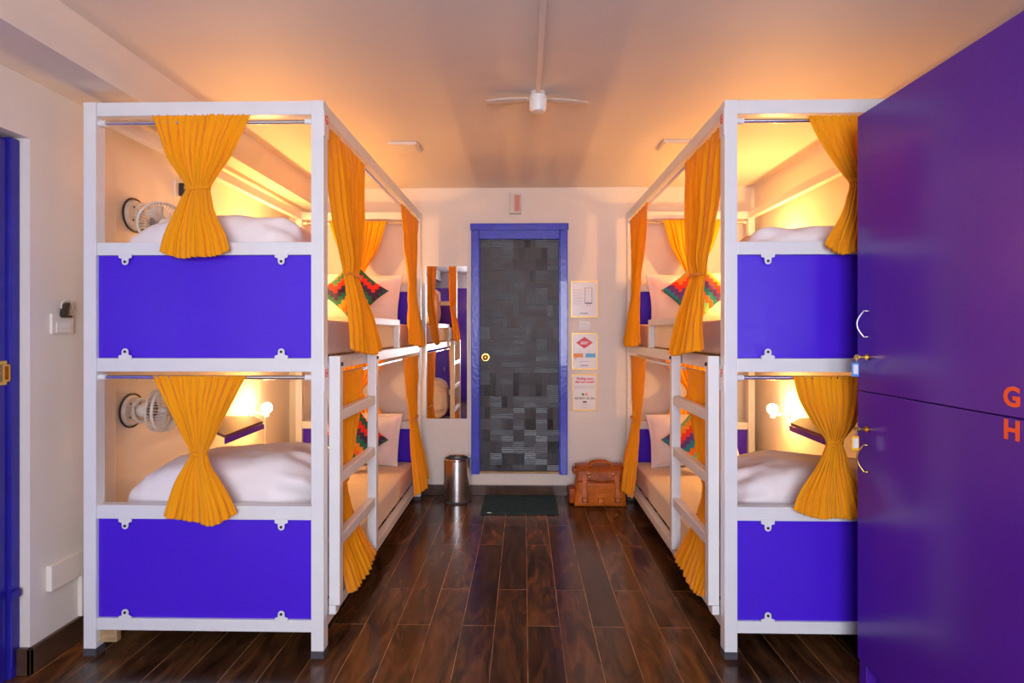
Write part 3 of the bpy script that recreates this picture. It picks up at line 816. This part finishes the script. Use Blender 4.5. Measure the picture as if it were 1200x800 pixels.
# ------------------------------------------------------------------ back wall: mirror, posters, switch, sensor
mx0, mx1 = XP(498, YB), XP(547.5, YB); mz0, mz1 = ZP(490, -.6, YB), ZP(312, -.6, YB)
t = thing('wall_mirror', 'tall narrow mirror on the back wall left of the door', 'mirror', ((mx0 + mx1) / 2, YB, mz0))
obj('glass', box(B(), mx0 + .012, mx1, YB - .012, YB - .006, mz0, mz1, .001), M['mirror'], t)
obj('backing', box(B(), mx0 + .012, mx1, YB - .006, YB, mz0 + .002, mz1 - .002), M['plastic'], t)
obj('side_strip', box(B(), mx0, mx0 + .012, YB - .016, YB, mz0, mz1, .002), M['steel'], t)

def poster(px0, px1, py0, py1, label):
    x0, x1 = XP(px0, YB), XP(px1, YB); z0, z1 = ZP(py1, .5, YB), ZP(py0, .5, YB)
    t = thing('wall_notice', label, 'notice', ((x0 + x1) / 2, YB, z0), 'notices on the back wall')
    sh = obj('sheet', box(B(), x0 + .006, x1 - .006, YB - .008, YB - .001, z0 + .006, z1 - .006), M['paper'], t)
    bm = B(); f = .010
    box(bm, x0, x0 + f, YB - .012, YB, z0, z1, .002); box(bm, x1 - f, x1, YB - .012, YB, z0, z1, .002)
    box(bm, x0 + f, x1 - f, YB - .012, YB, z0, z0 + f, .002); box(bm, x0 + f, x1 - f, YB - .012, YB, z1 - f, z1, .002)
    obj('frame', bm, M['gold'], t)
    return t, sh, x0, x1, z0, z1
YS = YB - .0088
def ptext(parent, s, x, z, size, m, shear=0.0, bold=0.0):
    return text('writing', s, size, (x, YS, z), (1, 0, 0), (0, 0, 1), M[m], parent, .0003, bold, shear)
def flat(parent, name, pts, m):
    return obj(name, prism(B(), [(x, YS + .0008, z) for x, z in pts], (0, -.0010, 0)), M[m], parent)
def rect(parent, name, xa, xb, za, zb, m): return flat(parent, name, [(xa, za), (xb, za), (xb, zb), (xa, zb)], m)
t, sh, x0, x1, z0, z1 = poster(668.5, 700.5, 329, 372, 'framed notice with a water heater drawing, topmost of the three')
cx, wd, ht = (x0 + x1) / 2, x1 - x0, z1 - z0
rect(sh, 'drawing', cx + .005, cx + .062, z0 + .115, z0 + .235, 'inkgrey')
rect(sh, 'drawing_face', cx + .008, cx + .059, z0 + .118, z0 + .232, 'paper').location.y -= .0008
rect(sh, 'drawing_base', cx + .003, cx + .062, z0 + .108, z0 + .114, 'inkgrey')
for k in (.022, .042): rect(sh, 'pipe', cx + k, cx + k + .003, z0 + .088, z0 + .108, 'inkgrey')
rect(sh, 'knob_mark', cx + .030, cx + .036, z0 + .205, z0 + .216, 'inkorange').location.y -= .0016
rect(sh, 'drawing_mark', cx + .029, cx + .035, z0 + .124, z0 + .130, 'inkred').location.y -= .0016
for k in range(6): rect(sh, 'line_of_text', x0 + .022, cx - .018 - .006 * (k % 3), z0 + .215 - k * .022, z0 + .219 - k * .022, 'inkpale')
rect(sh, 'line_of_text', cx - .035, cx + .03, z0 + .030, z0 + .036, 'inkgrey')
t, sh, x0, x1, z0, z1 = poster(669.5, 700, 390, 433, 'framed notice with a red diamond over orange and blue boxes')
cx = (x0 + x1) / 2
flat(sh, 'red_diamond', [(cx - .066, z0 + .212), (cx, z0 + .166), (cx + .066, z0 + .212), (cx, z0 + .258)], 'inkred')
for k in (0, 1): rect(sh, 'diamond_writing', cx - .03, cx + .03 - k * .008, z0 + .213 - k * .013, z0 + .220 - k * .013, 'paper').location.y -= .0008
rect(sh, 'orange_box', x0 + .016, cx - .010, z0 + .096, z0 + .128, 'inkorange')
rect(sh, 'blue_box', cx + .008, x1 - .016, z0 + .096, z0 + .128, 'inkblue')
for k, (a, b_) in enumerate(((-.04, -.034), (.036, .042))): rect(sh, 'stalk', cx + a, cx + b_ - .003, z0 + .128, z0 + .152, 'inkpale')
rect(sh, 'line_of_text', cx - .04, cx + .04, z0 + .062, z0 + .067, 'inkpale')
rect(sh, 'line_of_text', cx - .03, cx + .03, z0 + .030, z0 + .036, 'inkgrey')
rect(sh, 'small_mark', x0 + .024, x0 + .04, z0 + .085, z0 + .091, 'inkgrey')
t, sh, x0, x1, z0, z1 = poster(670, 700, 438, 481, 'framed notice with red slanted writing Finding your bed too comfy, lowest of the three')
cx = (x0 + x1) / 2
ptext(sh, 'Finding your', cx, z1 - .036, .027, 'inkred', .35, .0009)
ptext(sh, 'Bed too comfy?', cx, z1 - .062, .0235, 'inkred', .35, .0009)
for k in (0, 1): rect(sh, 'line_of_text', x0 + .018, x1 - .018, z1 - .098 - k * .014, z1 - .094 - k * .014, 'inkpale')
def disc(x, z, r, m): flat(sh, 'dot', [(x + r * math.cos(a), z + r * math.sin(a)) for a in [2 * PI * k / 14 for k in range(14)]], m)
disc(cx - .013, z1 - .160, .011, 'inkgreen'); disc(cx + .013, z1 - .160, .011, 'inkorange')
ptext(sh, 'REVIEW US ON', cx, z1 - .192, .023, 'inkgrey', 0.0, .0006)
rect(sh, 'badge', cx - .014, cx + .016, z1 - .226, z1 - .212, 'inkgrey')
rect(sh, 'line_of_text', cx - .022, cx + .022, z1 - .243, z1 - .239, 'inkpale')
rect(sh, 'line_of_text', cx - .018, cx + .018, z1 - .266, z1 - .262, 'inkpale')
# small switch between the first two notices
xs, zs = XP(685, YB), ZP(381, .5, YB)
t = thing('light_switch', 'small white switch plate between the upper two notices', 'switch', (xs, YB, zs))
obj('plate', box(B(), xs - .045, xs + .045, YB - .008, YB, zs - .032, zs + .032, .002), M['plastic'], t)
for k in (-1, 0, 1): obj('rocker', box(B(), xs + k * .024 - .009, xs + k * .024 + .009, YB - .012, YB - .008, zs - .018, zs + .018, .0015), M['plastic'], t)
# box light over the door
xs, zs = XP(604, YB), ZP(239.5, 0, YB)
t = thing('door_indicator', 'small upright box with a reddish window above the door', 'sensor', (xs, YB, zs))
obj('housing', box(B(), xs - .046, xs + .046, YB - .045, YB, zs - .078, zs + .078, .008), M['fanplastic'], t)
obj('window', box(B(), xs - .005, xs + .034, YB - .049, YB - .045, zs - .062, zs + .062, .003), mat('faded_red_plastic', (0.62, 0.25, 0.2), 0.3), t, label='reddish window')

# ------------------------------------------------------------------ ceiling fittings
for (px, side) in ((475, 'left'), (790, 'right')):
    y = 3.36; x = XP(px, y)
    t = thing('ceiling_light', f'thin square light panel on the ceiling near the {side} bunk', 'ceiling light', (x, y, CZ), 'ceiling light panels')
    obj('housing', box(B(), x - .085, x + .085, y - .085, y + .085, CZ - .014, CZ, .004), M['ceiling'], t)
    obj('diffuser', box(B(), x - .074, x + .074, y - .074, y + .074, CZ - .017, CZ - .014, .001), M['lens'], t)
# conduit and small fan
xa_, ya_ = XP(630.5, 2.62), 2.62
o = obj('ceiling_conduit', box(B(), xa_ - .011, xa_ + .011, REAR, 2.58, CZ - .02, CZ, .004), M['ceiling']); tag(o, 'thin conduit along the ceiling to the small fan', 'conduit')
t = thing('ceiling_fan', 'small white ceiling fan with slim blades', 'fan', (xa_, ya_, CZ))
obj('mount', lathe(B(), [(0.0001, 0), (.036, 0), (.036, -.012), (.028, -.018), (.0001, -.018)], (xa_, ya_, CZ), 32), M['ceiling'], t, 'auto')
obj('motor', lathe(B(), [(.0001, -.018), (.040, -.018), (.042, -.028), (.042, -.042), (.041, -.043), (.041, -.075), (.032, -.092), (.0001, -.095)], (xa_, ya_, CZ), 40), M['plastic'], t, 'auto')
for a in (R(172), R(14)):
    bm = B(); g = []
    for i in range(13):
        f = i / 12; r_ = .042 + .21 * f; wv = .016 + .020 * math.sin(PI * min(1, f * .75 + .1)) if f < .93 else .022
        row = []
        for q in (-1, -.3, .3, 1):
            x_, y_ = r_, q * wv
            row.append(bm.verts.new((xa_ + x_ * math.cos(a) - y_ * math.sin(a), ya_ + x_ * math.sin(a) + y_ * math.cos(a), CZ - .030 + q * .0012)))
        g.append(row)
    for A_, B_ in zip(g, g[1:]):
        for k in range(3): bm.faces.new((A_[k], A_[k + 1], B_[k + 1], B_[k]))
    bl = obj('blade', bm, M['fanplastic'], t, True); sm = bl.modifiers.new('t', 'SOLIDIFY'); sm.thickness = .002

# ------------------------------------------------------------------ locker
LX, LY1, LY0 = 1.222, 2.05, .72
LZ0, LZM, LZ1 = .0975, 1.076, 2.077
t = thing('locker_cabinet', 'tall violet two-door locker at the right, marked G and H', 'locker', ((LX + XR) / 2, (LY0 + LY1) / 2, 0))
obj('body', box(B(), LX + .02, XR - .018, LY0, LY1, LZ0, LZ1, .002), M['locker'], t)
obj('plinth', box(B(), LX + .04, XR - .03, LY0 + .02, LY1 - .02, 0.0, LZ0 - .001), M['locker'], t)
bm = B(); box(bm, LX + .004, LX + .045, LY1 - .046, LY1 - .004, 0, LZ0, .003)
obj('leg', bm, M['locker'], t)
for z0, z1, ch, zc, tagc in ((LZM + .002, LZ1, 'G', ZP(466, LX, 1.41), 'tagblue'), (LZ0, LZM - .002, 'H', ZP(505, LX, 1.41), 'tagyellow')):
    d = obj('door', box(B(), LX, LX + .019, LY0, LY1, z0, z1, .0015), M['locker'], t)
    text('letter', ch, .068, (LX - .0009, YP(1186, LX), zc), (0, -1, 0), (0, 0, 1), M['orangeletter'], d, .0006, .0022)
    up = ch == 'G'
    zh0, zh1 = (ZP(395, LX, 2.0), ZP(364, LX, 2.0)) if up else (ZP(552, LX, 2.0), ZP(520, LX, 2.0))
    yh = 2.0
    pts = [(LX, yh - .02, zh1 - .002), (LX - .012, yh - .014, zh1 - .001)] + [(LX - .014 - .018 * math.sin(PI * k / 12), yh - .012 + .012 * math.sin(PI * k / 12), lerp(zh1, zh0, k / 12)) for k in range(13)] + [(LX - .012, yh - .014, zh0 + .001), (LX, yh - .02, zh0 + .002)]
    obj('handle', tube(B(), pts, .0026, 8), M['steel'] if up else M['brass'], d, True)
    zk = ZP(418, LX, 2.0) if up else ZP(502, LX, 2.0)
    yk = 1.985
    obj('lock', cyl(B(), (LX, yk, zk), (LX - .008, yk, zk), .011, seg=20), M['brass'], d, 'auto')
    k_ = thing('key', 'key with a pale blue tag in the upper locker door' if up else 'key with a yellow tag in the lower locker door', 'key', (LX - .008, yk, zk), 'locker keys')
    bm = B(); box(bm, LX - .034, LX - .008, yk - .002, yk + .002, zk - .004, zk + .004, .0008); cyl(bm, (LX - .041, yk - .0015, zk), (LX - .041, yk + .0015, zk), .010, seg=16)
    obj('shank', bm, M['brass'], k_)
    obj('ring', tube(B(), [(LX - .043 + .003 * math.cos(a), yk + .008 * math.cos(a), zk - .012 + .009 * math.sin(a)) for a in [2 * PI * q / 18 for q in range(18)]], .0012, 6, True), M['steel'], k_, True)
    zt = zk - (.044 if up else .050)
    g_ = obj('tag', box(B(), LX - .056, LX - .030, yk + .004, yk + .008, zt - .026, zt + .024, .003), M[tagc], k_)
    obj('tag_paper', box(B(), LX - .051, LX - .035, yk + .0028, yk + .004, zt - .017, zt + .017), M['paper'], g_)

# second locker standing behind the viewpoint, seen in the mirror
t = thing('locker_cabinet', 'violet locker reflected in the tall narrow mirror', 'locker', (-1.40, REAR + .26, 0))
obj('body', box(B(), -1.85, -.95, REAR + .01, REAR + .50, .10, 2.08, .002), M['locker'], t)
obj('plinth', box(B(), -1.83, -.97, REAR + .03, REAR + .46, 0, .10), M['locker'], t)
for z0, z1 in ((.10, 1.07), (1.074, 2.08)):
    for xa, xb in ((-1.85, -1.402), (-1.398, -.95)):
        d = obj('door', box(B(), xa, xb, REAR + .5, REAR + .518, z0, z1, .0015), M['locker'], t)
        zc = (z0 + z1) / 2
        obj('handle', tube(B(), [(xb - .05, REAR + .518, zc - .05), (xb - .05, REAR + .54, zc - .045), (xb - .05, REAR + .545, zc), (xb - .05, REAR + .54, zc + .045), (xb - .05, REAR + .518, zc + .05)], .003, 6), M['steel'], d, True)

# ------------------------------------------------------------------ waste bin
bx, by = XP(535.5, 4.205), 4.205
t = thing('waste_bin', 'round brushed steel waste bin beside the door', 'bin', (bx, by, 0))
obj('body', lathe(B(), [(.0001, .012), (.098, .012), (.099, .02), (.099, .322), (.095, .322), (.095, .03), (.0001, .03)], (bx, by, 0), 56), M['steel'], t, 'auto')
obj('rim', lathe(B(), [(.099, .316), (.1025, .319), (.1025, .328), (.097, .331), (.092, .326), (.094, .316), (.099, .316)], (bx, by, 0), 56), M['chrome'], t, 'auto')
obj('base_ring', lathe(B(), [(.0001, 0), (.101, 0), (.102, .006), (.101, .014), (.0001, .014)], (bx, by, 0), 56), M['rubber'], t, 'auto')
obj('inner_band', lathe(B(), [(.0945, .25), (.0925, .25), (.0925, .256), (.0945, .256), (.0945, .25)], (bx, by, 0), 56), M['black'], t, 'auto')

# ------------------------------------------------------------------ door mat
mt_ = thing('door_mat', 'dark green rubber mat on the floor in front of the door', 'mat', (XP(608, 4.1), 4.1, 0))
mxa, mxb = XP(563, 3.89), XP(655, 3.89)
obj('mat', box(B(), mxa, mxb, 3.89, 4.325, 0, .009, .003), M['matgreen'], mt_)
bm = B()
for k in range(14): box(bm, mxa + .015, mxb - .015, 3.905 + k * .03, 3.92 + k * .03, .009, .011)
obj('ribs', bm, M['matgreen'], mt_)
obj('label_patch', box(B(), XP(571, 3.9), XP(576, 3.9), 3.893, 3.90, .0085, .0125), M['paper'], mt_, label='small white patch')

# ------------------------------------------------------------------ leather satchel
def satchel():
    x0, x1, yf, yb = .372, .752, 4.075, 4.285     # base
    t = thing('leather_bag', 'tan leather satchel with two handles standing on the floor right of the door', 'bag', ((x0 + x1) / 2, (yf + yb) / 2, 0))
    H = .27
    LM, DM = M['leather'], M['leatherdark']
    def sec(z):      # outline at height: slimmer above
        k = z / H
        return lerp(x0, x0 + .045, k), lerp(x1, x1 - .012, k), lerp(yf, yf + .055, k), lerp(yb, yb - .035, k)
    bm = B(); rings = []
    for i in range(13):
        z = H * i / 12; a, b_, c, d = sec(z)
        bul = .012 * math.sin(PI * i / 12)
        n = 10; ring = []
        for (p, q) in (((a, c), (b_, c)), ((b_, c), (b_, d)), ((b_, d), (a, d)), ((a, d), (a, c))):
            for k in range(n):
                f = k / n; x = lerp(p[0], q[0], f); y = lerp(p[1], q[1], f)
                e = math.sin(PI * f) ** .5 * bul if f > 0 else 0
                cx_, cy_ = (a + b_) / 2, (c + d) / 2
                if p[1] == q[1]: y += e * (1 if y > cy_ else -1)
                else: x += e * (1 if x > cx_ else -1)
                ring.append(bm.verts.new((x, y, .004 + z + .004 * noise.noise(Vector((x * 9, y * 9, z * 9))))))
        rings.append(ring)
    for A_, B_ in zip(rings, rings[1:]):
        for k in range(len(A_)): bm.faces.new((A_[k], A_[(k + 1) % len(A_)], B_[(k + 1) % len(A_)], B_[k]))
    bm.faces.new(rings[0][::-1]); bm.faces.new(rings[-1])
    obj('body', bm, LM, t, True)
    # flap: over the top and down the front to mid height
    def frontY(z): return sec(z)[2]
    bm = B(); g = []
    path = [(.262 - .0, yb - .04)] + [(H + .012, lerp(yb - .05, yf + .07, k / 4)) for k in range(5)] + [(z, frontY(z) - .022) for z in (.255, .235, .21, .19, .172)]
    for (z, y) in path:
        row = []
        for i in range(15):
            f = i / 14; x = lerp(x0 + .018, x1 + .002, f); dip = .006 * math.sin(f * 9) + (.008 * math.sin(PI * f))
            row.append(bm.verts.new((x, y, z + dip * (.6 if z > .26 else 1))))
        g.append(row)
    for A_, B_ in zip(g, g[1:]):
        for k in range(14): bm.faces.new((A_[k], A_[k + 1], B_[k + 1], B_[k]))
    fl = obj('flap', bm, DM, t, True); sm = fl.modifiers.new('t', 'SOLIDIFY'); sm.thickness = .005
    # front pocket
    obj('front_pocket', box(B(), x0 + .095, x1 - .095, yf - .028, yf + .03, .02, .165, .010), LM, t, 'auto')
    obj('pocket_flap', box(B(), x0 + .088, x1 - .088, yf - .035, yf - .022, .112, .182, .005), LM, t, 'auto')
    # side pocket on the left end
    obj('side_pocket', box(B(), x0 - .035, x0 + .01, yf + .04, yb - .04, .012, .12, .012), DM, t, 'auto')
    obj('end_tab', box(B(), x0 - .006, x0 + .03, yf + .06, yb - .06, .225, .265, .006), DM, t, 'auto')
    # straps with buckles
    for xc, zb in ((x0 + .075, .0), ((x0 + x1) / 2, .01), (x1 - .065, .0)):
        zt_ = .235 if xc != (x0 + x1) / 2 else .115
        pts = [(xc, frontY(z) - (.030 if zt_ > .2 else .040), z) for z in (zt_, .17, .10, .03) if z <= zt_]
        st = obj('strap', ribbon(B(), pts, (1, 0, 0), .030, .005), LM, t)
        yb_ = frontY(.06) - (.036 if zt_ > .2 else .046)
        bm = B(); tube(bm, [(xc - .019, yb_ - .004, .042), (xc + .019, yb_ - .004, .042), (xc + .019, yb_ - .004, .074), (xc - .019, yb_ - .004, .074)], .004, 6, True)
        obj('buckle', bm, M['brass'], st)
    # handles
    for yy, h, dy in ((yf + .045, .058, -.01), (yb - .09, .048, .01)):
        xa2, xb2 = x0 + .115, x1 - .095
        pts = [(xa2 - .008, yy - .02, .225)] + [(lerp(xa2, xb2, .5 - .5 * math.cos(PI * k / 14)), yy + dy * math.sin(PI * k / 14), .265 + h * math.sin(PI * k / 14) ** .6) for k in range(15)] + [(xb2 + .008, yy - .02, .225)]
        hd = obj('handle', tube(B(), pts, .0075, 8), LM, t, True)
        bm = B()
        for xx in (xa2 - .008, xb2 + .008):
            tube(bm, [(xx + .013 * math.cos(a), yy - .024, .228 + .013 * math.sin(a)) for a in [2 * PI * q / 16 for q in range(16)]], .0025, 6, True)
        obj('handle_ring', bm, M['brass'], hd, True)
satchel()
